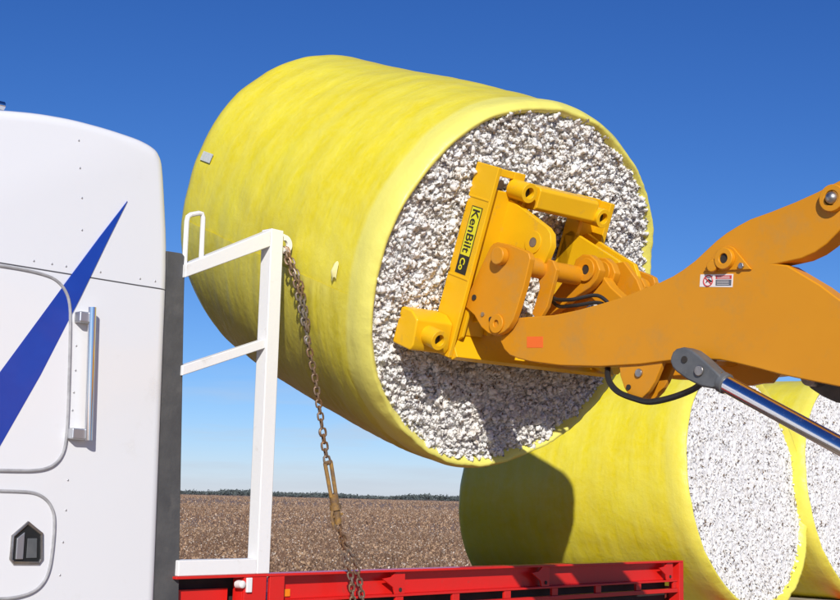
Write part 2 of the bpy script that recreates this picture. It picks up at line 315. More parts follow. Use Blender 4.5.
# ------------------------------------------------------------------ cotton bales
ico = bmesh.new(); bmesh.ops.create_icosphere(ico, subdivisions=2, radius=1); ICV = np.array([v.co[:] for v in ico.verts]); ICF = np.array([[v.index for v in f.verts] for f in ico.faces]); ico.free()
def cotton_face(name, n, rmin, rmax, rad, depth, bulge, seed, m, rough, cell, octs, x0=-.014, jit=.005):
    g = np.random.default_rng(seed)
    rr = np.sqrt(g.uniform(0, 1, n)) * rad; th = g.uniform(0, 2 * math.pi, n)
    y, z = rr * np.cos(th), rr * np.sin(th); s = g.uniform(rmin, rmax, n) * (1 + .4 * (g.uniform(0, 1, n) > .93))
    big = np.array([noise.noise((a * 3.1, b * 3.1, seed)) for a, b in zip(y, z)])
    x = x0 + g.normal(0, 1, n) * depth + big * depth * 1.2 + bulge * (1 - (rr / rad) ** 2)
    V = np.repeat(ICV[None], n, 0)
    V = V * (1 + g.normal(0, rough, (n, len(ICV), 1)))
    ax = g.normal(0, 1, (n, 1, 3)); ax /= np.linalg.norm(ax, axis=2, keepdims=True)
    V = V + ax * (np.sum(V * ax, 2, keepdims=True)) * g.uniform(-.35, .6, (n, 1, 1))
    V = V * s[:, None, None] + np.stack([x, y, z], 1)[:, None]
    F_ = (ICF[None] + (np.arange(n) * len(ICV))[:, None, None]).reshape(-1, 3); V = V.reshape(-1, 3)
    # billowy sheet of pressed tufts under the loose ones
    k = int(2 * rad / cell); gy = np.linspace(-rad - .02, rad + .02, k); ids = -np.ones((k, k), int); bv = []
    for i in range(k):
        for j in range(k):
            a, b = gy[i], gy[j]
            if a * a + b * b < (rad + .02) ** 2:
                wx = a + .02 * noise.noise((a * 14, b * 14, seed)); wz = b + .02 * noise.noise((a * 14, b * 14, seed + 9))
                hgt = sum(am * abs(noise.noise((wx * fq, wz * fq, seed + fq))) for fq, am in octs)
                ids[i, j] = len(bv); bv.append((-.045 + hgt + depth * 1.4 * noise.noise((a * 3.1, b * 3.1, seed)), a + jit * g.normal(), b + jit * g.normal()))
    q = np.stack([ids[:-1, :-1], ids[1:, :-1], ids[1:, 1:], ids[:-1, 1:]], -1).reshape(-1, 4); q = q[(q >= 0).all(1)]
    bf = np.concatenate([q[:, [0, 1, 2]], q[:, [0, 2, 3]]]) + len(V); bv = np.array(bv)
    o = np_mesh(name, np.concatenate([V, bv]), np.concatenate([F_, bf]), m, smooth=True); tag(o, kind='stuff'); return o
def leaf_trash(name, n, rad, seed, x0, size):
    g = np.random.default_rng(seed); rr = np.sqrt(g.uniform(0, 1, n)) * rad; th = g.uniform(0, 2 * math.pi, n)
    c = np.stack([x0 + g.normal(0, .008, n), rr * np.cos(th), rr * np.sin(th)], 1); a = g.normal(0, 1, (n, 3)) * size; b = g.normal(0, 1, (n, 3)) * size
    a[:, 0] *= .3; b[:, 0] *= .3
    V = np.stack([c - a * .5, c + a, c + b], 1).reshape(-1, 3)
    return tag(np_mesh(name, V, np.arange(len(V)).reshape(-1, 3), 'trash'), kind='stuff')
def wrap_mesh(name, L, Ro, Ri, seed, m, lump, parent, sag=0.):
    nsg = 300
    prof = [(-.045, Ri - .02), (-.012, Ri), (.012, Ri + .018), (.018, Ri + .035), (.008, Ro - .03), (-.02, Ro - .012), (-.06, Ro - .003)]
    xs = np.linspace(-.10, -L + .10, 74); prof += [(x, Ro) for x in xs]
    prof += [(-L + .06, Ro - .004), (-L + .02, Ro - .016), (-L - .008, Ro - .035), (-L - .014, Ri + .02), (-L + .012, Ri)]
    V = []; UVv = []; npf = len(prof)
    for j, (x, r) in enumerate(prof):
        for i in range(nsg):
            th = 2 * math.pi * i / nsg; c, s_ = math.cos(th), math.sin(th)
            n1 = noise.noise((c * 1.7 + seed, s_ * 1.7, x * 1.1)); n2 = noise.noise((c * 2.2, s_ * 2.2 + seed, x * 9)); n3 = noise.noise((c * 7, s_ * 7 + seed, x * 6))
            rr = r + lump * (.022 * n1 + .0034 * n2 + .006 * n3); xx = x
            if j < 5 or j >= npf - 4:
                e = noise.noise((c * 9, s_ * 9, seed + j * .13)) + .6 * noise.noise((c * 31, s_ * 31, seed)); rr += .012 * e * (1 if j in (0, 1, npf - 1) else .45); xx += .008 * e
            if sag and s_ < 0: rr += sag * (s_ ** 2) * math.sin(math.pi * min(1, max(0, -x / L)))
            V.append((xx, rr * c, rr * s_)); UVv.append((th * Ro, x))
    f = [(j * nsg + i, j * nsg + (i + 1) % nsg, (j + 1) * nsg + (i + 1) % nsg, (j + 1) * nsg + i) for j in range(npf - 1) for i in range(nsg)]
    me = bpy.data.meshes.new(name); me.from_pydata(V, [], f); ul = me.uv_layers.new(name='UVMap')
    for p in me.polygons:
        ii = [me.loops[k].vertex_index % nsg for k in p.loop_indices]; wrapq = 0 in ii and nsg - 1 in ii
        for k, q in zip(p.loop_indices, ii):
            vi = me.loops[k].vertex_index; uu = UVv[vi]
            ul.data[k].uv = (uu[0] + (2 * math.pi * Ro if wrapq and q == 0 else 0), uu[1])
    b = bmesh.new(); b.from_mesh(me); bmesh.ops.recalc_face_normals(b, faces=b.faces); b.to_mesh(me); b.free()
    me.polygons.foreach_set('use_smooth', [True] * len(me.polygons)); me.materials.append(M[m])
    o = bpy.data.objects.new(name, me); col.objects.link(o); o.parent = parent; return o
GB = 'yellow wrapped round cotton bales'
# bale held in the air
C1 = Vector((.6158, 7.917, 3.184)); ROT1 = (0, R(20.87), R(-50.3)); L1 = 2.32
b1 = tag(empty('cotton_bale', C1, ROT1), 'tilted yellow wrapped cotton bale held up in the air by the loader', 'cotton bale', GB)
wrap_mesh('wrap', L1, 1.172, 1.10, 1.3, 'film', 1.0, b1, sag=.06)
f1 = cotton_face('cotton_face', 2600, .005, .017, 1.11, .010, .000, 5, 'cotton', .30, .0062, ((12, .060), (27, .044), (62, .026))); f1.parent = b1
t1 = leaf_trash('leaf_trash', 700, 1.08, 8, .015, .011); t1.parent = b1
f1b = f1.copy(); col.objects.link(f1b); f1b.parent = b1; f1b.location = (-L1, 0, 0); f1b.rotation_euler = (0, 0, math.pi)
# identification tag and torn film tail on the wrap
def on_wrap(x, th, r=1.172): return Vector((x, r * math.cos(th), r * math.sin(th)))

# ------------------------------------------------------------------ bales on the trailer
def shear(o, k):
    for v_ in o.data.vertices:
        t_ = min(1, max(0, -v_.co.x / 2.4)); v_.co.x -= v_.co.z * (k * (1 - t_) - .17 * t_); v_.co.y *= 1 + .03 * (1 - v_.co.z)
    for v_ in o.data.vertices:
        if v_.co.z < -1.09: v_.co.z = -1.09 + (v_.co.z + 1.09) * .12
b2 = tag(empty('cotton_bale', (3.0175, 11.879, 2.1015), (0, 0, R(-40.64))), 'yellow wrapped cotton bale on the trailer just behind the red gooseneck', 'cotton bale', GB)
w2 = wrap_mesh('wrap', 2.4, 1.145, 1.075, 4.1, 'film2', .75, b2)
f2 = cotton_face('cotton_face', 1500, .004, .010, 1.085, .004, -.004, 11, 'cotton2', .22, .0072, ((17, .022), (40, .011)), -.03, .0016); f2.parent = b2
t2 = leaf_trash('leaf_trash', 1500, 1.05, 18, -.024, .0115); t2.parent = b2
for q in (w2, f2, t2): shear(q, .13)
f2b = f2.copy(); col.objects.link(f2b); f2b.parent = b2; f2b.location = (-2.4, 0, 0); f2b.rotation_euler = (0, 0, math.pi); f2b.data = f2.data.copy()
for v_ in f2b.data.vertices: v_.co.x += v_.co.z * (.13 - .17)
b3 = tag(empty('cotton_bale', (3.0175 + .6821 * 2.20, 11.879 + .7313 * 2.20, 2.1015), (0, 0, R(-41.6))), 'yellow wrapped cotton bale cut off by the right edge of the photo', 'cotton bale', GB)
for ch in (w2, f2, t2, f2b):
    c = ch.copy(); col.objects.link(c); c.parent = b3

# ------------------------------------------------------------------ trailer
TR_LOC = (-.838, 7.613, 0); TR_ROT = (0, 0, math.atan2(.7313, .6821))
SD = lambda a, b, d: (a, d, b)
tr = tag(empty('flatbed_trailer', TR_LOC, TR_ROT), 'red drop deck trailer carrying yellow cotton bales behind the white truck', 'trailer')
W_ = 2.42
sr = MB().box(-.64, 4.48, -.004, .11, 1.437, 1.452).box(.138, 4.42, .075, .088, 1.297, 1.437).box(.138, 4.42, .012, .088, 1.283, 1.297).build('side_rail', 'red', tr, .003)
lr = MB().box(.34, 4.42, .008, .05, 1.197, 1.229).build('rope_rail', 'red', tr, .004)
for i in range(8):
    x = .55 + i * .545
    MB().box(x, x + .07, .018, .04, 1.2295, 1.2825).build('rail_stub', 'red', tr, .003)
for x in (1.10, 2.62, 4.28):
    g_ = MB().prism([(x - .13, 1.397), (x - .05, 1.405), (x - .01, 1.4365), (x + .075, 1.4365), (x + .075, 1.2975), (x - .015, 1.2975), (x - .03, 1.34)], SD, .018, .03).build('gusset', 'red', tr, .002)
    MB().cyl((x + .03, .012, 1.325), (x + .03, .0178, 1.325), .013, seg=12).build('bolt_hole', 'hole', g_)
MB().box(4.42, 4.485, -.002, .10, .70, 1.4365).build('end_post', 'red', tr, .004)
MB().box(-.165, -.0, .0, .02, .80, 1.4365).box(-.165, -.150, .02, .10, .80, 1.4365).box(.025, .1375, .0, .02, .80, 1.4365).box(.0, .025, .03, .045, .80, 1.4365).build('bolster_plate', 'red', tr, .003)
MB().box(-.62, -.20, .10, .12, .95, 1.372).build('front_panel', 'red', tr, .003)
MB().box(-.155, -.118, -.016, -.001, 1.353, 1.434).build('lamp_bracket', 'frame_white', tr, .003)
lp = MB().cyl((-.185, .035, 1.398), (-.185, -.01, 1.398), .024, .022).sphere((-.185, -.010, 1.398), .022, 12, 8, (1, .5, 1)).build('marker_lamp', 'lens', tr)
MB().box(-.20, -.166, .01, .04, 1.385, 1.41).build('lamp_stalk', 'steel', tr, .003)
MB().box(.135, .24, .062, .0745, 1.312, 1.355).build('amber_reflector', 'amber', tr, .003)
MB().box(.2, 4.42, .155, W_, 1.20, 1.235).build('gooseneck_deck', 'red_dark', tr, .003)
MB().box(.14, 4.41, .13, .15, .80, 1.282).box(-.60, .139, .16, .18, .80, 1.43).build('shade_backing', 'shade_skirt', tr, .003)  # added backing sheets, shade under the gooseneck put into their colour
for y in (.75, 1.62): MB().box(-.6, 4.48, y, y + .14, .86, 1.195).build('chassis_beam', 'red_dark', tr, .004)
for i in range(7):
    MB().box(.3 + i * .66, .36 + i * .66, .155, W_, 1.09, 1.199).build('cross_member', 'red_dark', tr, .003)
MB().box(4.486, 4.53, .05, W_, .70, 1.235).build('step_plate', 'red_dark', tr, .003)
for i in range(12):
    MB().box(4.56, 13.2, .12 + i * .19, .12 + i * .19 + .182, .965, 1.008).build('deck_plank', 'deck', tr, .004)
for y0, y1 in ((-.0, .115), (W_ - .02, W_ + .095)): MB().box(4.54, 13.2, y0, y1, .80, 1.0).build('deck_side_rail', 'red', tr, .004)
for y in (.75, 1.62): MB().box(4.54, 13.2, y, y + .14, .60, .962).build('deck_beam', 'red_dark', tr, .004)
for x in (10.2, 11.3, 12.4):
    MB().cyl((x, .30, .44), (x, 2.1, .44), .06).build('axle', 'steel', tr)
    for y0, y1 in ((.1, .36), (2.06, 2.32)):
        wh = MB().cyl((x, y0, .44), (x, y1, .44), .44, seg=36).build('wheel', 'tyre', tr, .03)
        MB().cyl((x, y0 - .006, .44), (x, y1 + .006, .44), .24, seg=28).build('rim', 'steel', wh, .01)
for y in (.55, 1.75): MB().box(4.9, 5.05, y, y + .14, .02, .60).box(4.83, 5.12, y - .05, y + .19, 0, .02).build('landing_leg', 'steel', tr, .004)

# white headboard side frame standing on the front of the gooseneck
hb = MB().box(-.075, .02, .0, .092, 1.4525, 3.462).build('headboard_post', 'frame_white', tr, .006)
tb = MB().prism([(-.680, 3.155), (-.0755, 3.452), (-.0755, 3.352), (-.680, 3.079)], SD, .004, .085).build('headboard_top_bar', 'frame_white', tr, .006)
MB().prism([(-.66, 2.592), (-.0755, 2.803), (-.0755, 2.747), (-.66, 2.535)], SD, .012, .07).build('headboard_brace', 'frame_white', tr, .005)
MB().box(-.625, -.0755, .002, .088, 1.4525, 1.538).build('headboard_base_bar', 'frame_white', tr, .006)
MB().box(-.672, -.635, .072, .115, 1.4525, 3.17).build('headboard_front_post', 'frame_white', tr, .005)
hp = [(-.664, .04, 3.12), (-.664, .04, 3.405), (-.658, .04, 3.432), (-.640, .04, 3.447), (-.585, .04, 3.466), (-.562, .04, 3.466), (-.552, .04, 3.445), (-.550, .04, 3.17)]
MB().tube(hp, .0145, 10).build('handle_hoop', 'frame_white', tr)
MB().pipe((.066, .036, 3.392), (.066, .056, 3.392), .058, .023).prism([(.0205, 3.462), (.045, 3.455), (.085, 3.447), (.05, 3.42), (.03, 3.41), (.034, 3.36), (.0205, 3.34)], SD, .037, .055).build('chain_ear', 'frame_white', tr, .002)

# ------------------------------------------------------------------ tie down chain with binder
chn = tag(empty('tie_down_chain', TR_LOC, TR_ROT), 'rusty tie down chain with worn yellow binder hanging from the white headboard post', 'chain')
def resample(pts, step):
    pts = [Vector(p) for p in pts]; out = []
    seg = [0]
    for a, b in zip(pts, pts[1:]): seg.append(seg[-1] + (b - a).length)
    n = max(1, int(seg[-1] / step)); k = 0
    for i in range(n + 1):
        d = seg[-1] * i / n
        while k < len(pts) - 2 and d > seg[k + 1]: k += 1
        out.append(pts[k].lerp(pts[k + 1], (d - seg[k]) / (seg[k + 1] - seg[k])))
    return out
def links(mb, pts, pitch=.037, wd=.0165, wire=.0064):
    P = resample(pts, pitch)
    for i, (a, b) in enumerate(zip(P, P[1:])):
        d = (b - a).normalized(); s1 = d.cross(Vector((0, 1, 0))).normalized(); s2 = d.cross(s1)
        s = (s1 * .9 + s2 * .45).normalized() if i % 2 == 0 else (s1 * -.45 + s2 * .9).normalized()
        c = (a + b) / 2; hl = (b - a).length * .5 + .003; loop = []
        for k in range(12):
            t_ = 2 * math.pi * k / 12; loop.append(c + d * (math.cos(t_) * .55 * hl + (hl * .5 if math.cos(t_) > 0 else -hl * .5) * min(1, abs(math.cos(t_)) * 2)) + s * wd * math.sin(t_))
        mb.tube(loop, wire, 5, closed=True)
cy = -.045
top = [(.062, .045, 3.372), (.062, .01, 3.30), (.085, cy, 3.18), (.125, cy, 3.053), (.188, cy, 2.875)]
m_ = MB(); links(m_, top); links(m_, [(.078, .045, 3.372), (.10, .005, 3.28), (.132, cy, 3.14), (.165, cy, 3.02), (.205, cy, 2.87)])
tag(m_.build('doubled_top_chain', 'chain', chn, angle=60), kind='stuff')
m_ = MB(); links(m_, [(.195, cy, 2.84), (.278, cy, 2.587), (.345, cy, 2.315)]); tag(m_.build('middle_chain', 'chain', chn, angle=60), kind='stuff')
def hook(p, q, s):
    p, q = Vector(p), Vector(q); d = (q - p); n_ = d.normalized(); sd_ = Vector((0, 1, 0)).cross(n_).normalized()
    pts = [p, p.lerp(q, .4)]
    for k in range(9):
        a = -math.pi / 2 + math.pi * 1.25 * k / 8; pts.append(p.lerp(q, .72) + sd_ * s * math.cos(a) * .9 + n_ * s * math.sin(a))
    return MB().tube(pts, .0085, 8)
hook((.186, cy, 2.88), (.222, cy, 2.79), .020).build('grab_hook', 'steel', chn)
hook((.340, cy, 2.33), (.352, cy, 2.26), .022).build('grab_hook', 'chain', chn)
m_ = MB(); links(m_, [(.350, cy, 2.30), (.372, cy, 2.20), (.402, cy, 2.095)], .04, .018, .0075); tag(m_.build('binder_chain', 'chain', chn, angle=60), kind='stuff')
ba, bb = Vector((.405, cy, 2.10)), Vector((.462, cy, 1.90)); bd = (bb - ba).normalized(); bs = Vector((0, 1, 0)).cross(bd)
bi = MB()
for s in (-1, 1): bi.cyl(ba + bs * .024 * s, bb + bs * .020 * s, .0125, seg=10)
bi.cyl(ba - bs * .028, ba + bs * .028, .012, seg=10).cyl(bb - bs * .024, bb + bs * .024, .014, seg=10)
bi.build('binder_yoke', 'binder', chn)
MB().cyl(bb, bb + bd * .17, .028, .021, 14).cyl(bb + bd * .05, bb + bd * .08, .036, seg=14).cyl(bb + bd * .12 - bs * .045, bb + bd * .12 + bs * .045, .008, seg=8).build('binder_barrel', 'binder', chn)
MB().tube([bb + bd * .07 + bs * .02, bb + bd * .11 + bs * .045, bb + bd * .19 + bs * .040], .009, 8).build('binder_lever', 'binder', chn)
e0 = bb + bd * .17
m_ = MB(); links(m_, [e0, (.545, cy, 1.62), (.590, cy - .005, 1.50), (.625, cy - .006, 1.42), (.655, cy, 1.25), (.67, cy + .02, 1.19)])
links(m_, [e0 + bs * .012, (.575, cy, 1.62), (.652, cy - .005, 1.51), (.695, cy - .006, 1.40), (.740, cy, 1.26), (.755, cy + .02, 1.19)])
tag(m_.build('doubled_bottom_chain', 'chain', chn, angle=60), kind='stuff')

# ------------------------------------------------------------------ white truck
tk = tag(empty('semi_truck', TR_LOC, TR_ROT), 'white sleeper cab truck with a blue pointed stripe at the left', 'truck')
prof = [(-4.1, 1.95), (-4.0, 2.25), (-3.55, 3.15), (-3.2, 3.42), (-2.7, 3.58), (-2.2, 3.70), (-1.865, 3.765), (-1.645, 3.80), (-1.441, 3.816), (-1.227, 3.815), (-1.035, 3.803), (-.955, 3.787), (-.900, 3.765), (-.862, 3.71),
        (-.842, 3.60), (-.790, 3.19), (-.780, 2.60), (-.770, 2.12), (-.754, 1.33), (-.748, .95), (-4.1, .95)]
INS = [(.0, .062), (.002, .046), (.007, .030), (.015, .017), (.027, .007), (.042, .0015), (.062, .0)]
def side_y(ins):
    for (y0, i0), (y1, i1) in zip(INS, INS[1:]):
        if ins >= i1: return 0 if ins >= i0 else y0 + (y1 - y0) * (i0 - ins) / (i0 - i1)
    return .062
def fine(pts, it=2):
    for _ in range(it):
        q = []
        for a, b in zip(pts, pts[1:] + pts[:1]): q += [(a[0] * .8 + b[0] * .2, a[1] * .8 + b[1] * .2), (a[0] * .2 + b[0] * .8, a[1] * .2 + b[1] * .8)]
        pts = q
    return pts
PR = fine(prof); npr = len(PR)
def inset(d):
    out = []
    for i in range(npr):
        a, b, c = Vector(PR[i - 1]), Vector(PR[i]), Vector(PR[(i + 1) % npr]); t_ = (c - a).normalized(); n_ = Vector((t_.y, -t_.x))
        out.append(b + n_ * d)
    return out
rings_ = [(y, inset(i_)) for y, i_ in INS] + [(2.40 - y, inset(i_)) for y, i_ in INS[::-1]]
cv = [(p.x, y, p.y) for y, ring_ in rings_ for p in ring_]
cf = [(k * npr + i, k * npr + (i + 1) % npr, (k + 1) * npr + (i + 1) % npr, (k + 1) * npr + i) for k in range(len(rings_) - 1) for i in range(npr)] + [tuple(range(npr)), tuple(range((len(rings_) - 1) * npr, len(rings_) * npr))]
cab = MB().add(cv, cf).build('cab_body', 'cab_white', tk, angle=50)
def bead(name, pts, r, m, parent=tk, y=-.004, seg=8, closed=False):
    return MB().tube([(a, y, b) for a, b in pts], r, seg, closed).build(name, m, parent)
def smooth2(pts, it=2):
    for _ in range(it):
        q = [pts[0]]
        for a, b in zip(pts, pts[1:]): q += [(a[0] * .75 + b[0] * .25, a[1] * .75 + b[1] * .25), (a[0] * .25 + b[0] * .75, a[1] * .25 + b[1] * .75)]
        pts = q + [pts[-1]]
    return pts
DOOR = smooth2([(-2.35, 2.977), (-1.802, 2.977), (-1.665, 2.977), (-1.552, 2.968), (-1.488, 2.951), (-1.438, 2.912), (-1.405, 2.854), (-1.392, 2.757), (-1.373, 2.35), (-1.369, 2.148), (-1.386, 2.071), (-1.428, 2.02), (-1.494, 1.993), (-1.614, 1.984), (-2.35, 1.981)])
dr = MB().prism(DOOR, SD, -.0045, -.0005).build('sleeper_door', 'cab_white', tk, .0015)
MB().tube([(a, -.0055, b) for a, b in DOOR + [DOOR[0]]], .0085, 8).build('door_seal', 'bead', dr)
HATCH = smooth2([(-2.35, 1.885), (-1.607, 1.887), (-1.518, 1.879), (-1.454, 1.846), (-1.416, 1.793), (-1.405, 1.724), (-1.407, 1.601), (-1.417, 1.504), (-1.445, 1.442), (-1.497, 1.40), (-1.577, 1.379), (-1.672, 1.373), (-2.35, 1.373)])
ht = MB().prism(HATCH, SD, -.0045, -.0005).build('luggage_hatch', 'cab_white', tk, .0015)
MB().tube([(a, -.0055, b) for a, b in HATCH + [HATCH[0]]], .0085, 8).build('hatch_seal', 'bead', ht)
LA = [(-1.556, 1.735), (-1.475, 1.68), (-1.466, 1.558), (-1.481, 1.539), (-1.617, 1.542), (-1.634, 1.561), (-1.632, 1.671)]
lt = MB().tube([(a, -.008, b) for a, b in LA + LA[:2]], .009, 8).build('latch_rim', 'steel', ht)
MB().prism([(x * .97 + -1.55 * .03, z * .97 + 1.63 * .03) for x, z in LA], SD, -.0065, -.0046).build('latch_recess', mat('latch_recess', (.05, .055, .06), .15, .6), lt)
MB().prism([(-1.612, 1.66), (-1.572, 1.69), (-1.572, 1.56), (-1.612, 1.56)], SD, -.016, -.0068).build('latch_paddle', 'alloy', lt, .003)
MB().prism([(-1.552, 1.66), (-1.50, 1.66), (-1.495, 1.565), (-1.552, 1.565)], SD, -.011, -.0068).build('latch_plate', 'greygun', lt, .003)
MB().tube([(-2.4, .0015, 2.9925), (-1.0, .0015, 2.9925)] + [(-.852 + .005 * k, side_y(.062 - .005 * k) + .0013, 2.9935) for k in range(12)], .0042, 8).build('panel_seam', 'seam', tk)
bead('window_trim', [(-1.80, 2.45), (-1.788, 2.46), (-1.785, 2.50), (-1.79, 2.70), (-1.80, 2.79)], .004, 'bead', y=-.006)
# blue stripe painted over body and door
BL = [(-1.093, 3.436), (-1.246, 3.22), (-1.461, 2.905), (-1.76, 2.462), (-2.06, 2.02), (-1.775, 2.02), (-1.731, 2.105), (-1.541, 2.462), (-1.343, 2.880), (-1.196, 3.212)]
MB().prism(BL, SD, -.0062, .0).build('blue_stripe', 'blue', tk, smooth=False)
rv = MB()
for a, b in [(-1.41, 3.70), (-1.392, 3.556), (-1.369, 3.401), (-1.356, 3.233), (-1.345, 2.63), (-1.34, 2.504), (-1.342, 2.391), (-1.343, 2.30), (-1.343, 1.948), (-1.343, 1.798), (-1.348, 1.64), (-1.353, 1.478), (-1.62, 3.03), (-1.517, 3.03), (-1.435, 3.03), (-1.23, 3.03), (-.981, 3.03), (-.883, 3.03)]:
    rv.sphere((a, side_y(-.79 - a) - .001, b), .0058, 8, 6, (1, .5, 1))
tag(rv.build('rivets', 'rivet', tk), kind='stuff')
# chrome grab bar
gbar = MB().cyl((-1.300, -.055, 2.83), (-1.275, -.055, 2.15), .021, seg=16).build('grab_bar', 'chrome', tk)
for z, x in ((2.775, -1.315), (2.18, -1.315)):
    MB().box(x - .055, x + .035, -.058, -.001, z - .028, z + .028).build('grab_bar_bracket', 'alloy', gbar, .008)
# dark side extender at the rear edge of the cab
MB().prism([(-.795, 3.215), (-.690, 3.218), (-.668, 3.20), (-.660, 2.958), (-.590, 1.325), (-.575, .95), (-.762, .95), (-.774, 1.33)], SD, .03, .07).build('side_extender', 'dark_rubber', tk, .006)
MB().prism([(-.795, 3.215), (-.690, 3.218), (-.668, 3.20), (-.660, 2.958), (-.590, 1.325), (-.575, .95), (-.762, .95), (-.774, 1.33)], SD, 2.33, 2.37).build('side_extender', 'dark_rubber', tk, .006)
# horn tip peeping over the roof
MB().cyl((-2.1, .30, 3.872), (-1.685, .30, 3.875), .012, .024, 14).cyl((-1.85, .30, 3.77), (-1.85, .30, 3.87), .012).build('air_horn', 'chrome', tk)
# chassis and wheels below the picture
for y in (.75, 1.52): MB().box(-7.2, 2.0, y, y + .09, .68, .93).build('chassis_rail', 'dark_rubber', tk, .004)
MB().prism([(-4.1, .95), (-4.1, 1.9), (-4.6, 1.8), (-6.2, 1.6), (-6.6, 1.45), (-6.75, 1.0), (-6.75, .7), (-5.9, .7)], SD, .25, 2.15).build('bonnet', 'cab_white', tk, .08, 4)
MB().prism([(-3.97, 2.20), (-3.57, 3.08), (-3.59, 3.10), (-3.995, 2.28)], SD, .2, 2.2).build('windscreen', 'greygun', tk)
for x, y0, y1 in ((-5.7, .02, .32), (-5.7, 2.08, 2.38), (-.3, .0, .6), (-.3, 1.8, 2.4), (1.05, .0, .6), (1.05, 1.8, 2.4)):
    wh = MB().cyl((x, y0, .5), (x, y1, .5), .5, seg=36).build('wheel', 'tyre', tk, .04)
    MB().cyl((x, y0 - .006, .5), (x, y1 + .006, .5), .28, seg=28).build('rim', 'chrome', wh, .01)
for x in (-5.7, -.3, 1.05): MB().cyl((x, .3, .5), (x, 2.1, .5), .07).build('axle', 'steel', tk)
MB().box(-.1, .9, .5, 1.9, .93, 1.05).build('fifth_wheel', 'steel', tk, .01)

# ------------------------------------------------------------------ bale spear attachment on the face of the lifted bale
at = tag(empty('bale_spear_attachment', C1, ROT1), 'bright yellow spear frame pressed against the face of the lifted bale', 'attachment')
NV = lambda n, v, u: (n, -u, v)
def ubox(name, u0, u1, v0, v1, n0, n1, m='attach', parent=at, bev=.006): return MB().box(n0, n1, -u1, -u0, v0, v1).build(name, m, parent, bev)
# left upright: an outer flange plate and a recessed web with a slot at its top
lu = ubox('upright', .575, .605, -.43, .705, .0, .20)
ubox('web_plate', .33, .5745, -.30, .575, .105, .14, parent=lu)
ubox('web_plate', .33, .42, .5755, .70, .105, .14, parent=lu); ubox('web_plate', .53, .5745, .5755, .70, .105, .14, parent=lu); ubox('web_plate', .4205, .5295, .655, .70, .105, .14, parent=lu)
ubox('web_stiffener', .30, .3295, -.28, .64, .03, .17, parent=lu)
# weld lines across the flange
for v in (.50, .03): ubox('weld_line', .6052, .609, v, v + .012, .01, .19, parent=lu, bev=.002)
ru = ubox('upright', -.445, -.405, -.43, .655, .0, .16); ubox('web_plate', -.4045, -.22, -.30, .66, .03, .07, parent=ru)
ubox('web_stiffener', -.2195, -.19, -.28, .60, .03, .15, parent=ru)
# top beam between the two sleeves
tbm = MB().prism([(.12, .505), (.245, .515), (.262, .53), (.262, .635), (.245, .652), (.12, .66)], NV, -.20, .30).build('top_beam', 'attach', at, .008)
# bottom beam with a skirt turned towards the loader
MB().prism([(.03, -.44), (.20, -.44), (.24, -.41), (.10, -.27), (.03, -.25)], NV, -.78, .5745).build('bottom_beam', 'attach', at, .006)
for u0, u1 in ((.6055, .88), (-.90, -.781)):
    MB().prism([(.0, -.42), (.17, -.42), (.19, -.38), (.17, -.235), (.10, -.20), (.0, -.20)], NV, u0, u1).build('spear_lug', 'attach', at, .012)
MB().prism([(.05, -.42), (.19, -.30), (.19, -.10), (.05, .05)], NV, .515, .535).build('corner_gusset', 'attach', at, .004)
for u, v in ((.40, .605), (-.245, .558), (.775, -.318), (-.62, -.33)):
    sl = MB().pipe((.141 if v > 0 else .02, -u, v), (.285, -u, v), .058, .032).build('spear_sleeve', 'attach', at, .003)
    MB().cyl((.15, -u, v), (.245, -u, v), .0315, seg=18).build('sleeve_bore', 'hole', sl)
    MB().cyl((-1.2, -u, v), (.02, -u, v), .006, .03, 14).build('spear', 'steel', sl)
# hook plates towards the coupler
HK = [(.05, .50), (.10, .535), (.16, .538), (.50, .452), (.545, .425), (.575, .36), (.56, .26), (.53, .225), (.42, .232), (.195, .27), (.05, .10)]
for u0, u1 in ((.365, .41),):
    hk = MB().prism(HK, NV, u0, u1).build('hook_plate', 'attach', at, .005)
    MB().pipe((.43, -u1 - .006, .345), (.43, -u1, .345), .065, .028).build('pin_boss', 'attach', hk, .002)
HK2 = [(.05, .40), (.10, .44), (.20, .415), (.545, .35), (.60, .29), (.605, .225), (.57, .155), (.33, .13), (.18, .18), (.05, .10)]
for u0, u1 in ((-.36, -.325), (-.22, -.19)):
    hk = MB().prism(HK2, NV, u0, u1).build('hook_plate', 'attach', at, .005)
    MB().pipe((.47, -u1 - .006, .25), (.47, -u1, .25), .065, .028).build('pin_boss', 'attach', hk, .002)
MB().cyl((.43, -.417, .345), (.43, -.36, .345), .027).build('hook_pin', 'steel', at); MB().cyl((.47, .365, .25), (.47, .185, .25), .027).build('hook_pin', 'steel', at)
MB().prism([(.05, -.25), (.28, -.16), (.34, -.02), (.05, .12)], NV, .41, .44).build('side_gusset', 'attach', at, .005)
# maker's decal on the outer flange, lettering reading downwards
dc = MB().box(.062, .158, -.6068, -.6052, .055, .455).build('maker_decal', 'decal_black', at, smooth=False)
MB().box(.068, .152, -.6078, -.6069, .165, .449).build('decal_field', 'decal_yellow', dc, smooth=False)
def lettering(name, s, size, mtx, m, parent):
    cu = bpy.data.curves.new('t', 'FONT'); cu.body = s; cu.size = size; cu.extrude = .0006; cu.offset = .0012
    to = bpy.data.objects.new('t', cu); col.objects.link(to); bpy.context.view_layer.update()
    me = bpy.data.meshes.new_from_object(to.evaluated_get(bpy.context.evaluated_depsgraph_get())); bpy.data.objects.remove(to)
    me.transform(mtx); me.materials.clear(); me.materials.append(M[m]); o = bpy.data.objects.new(name, me); col.objects.link(o); o.parent = parent; return o
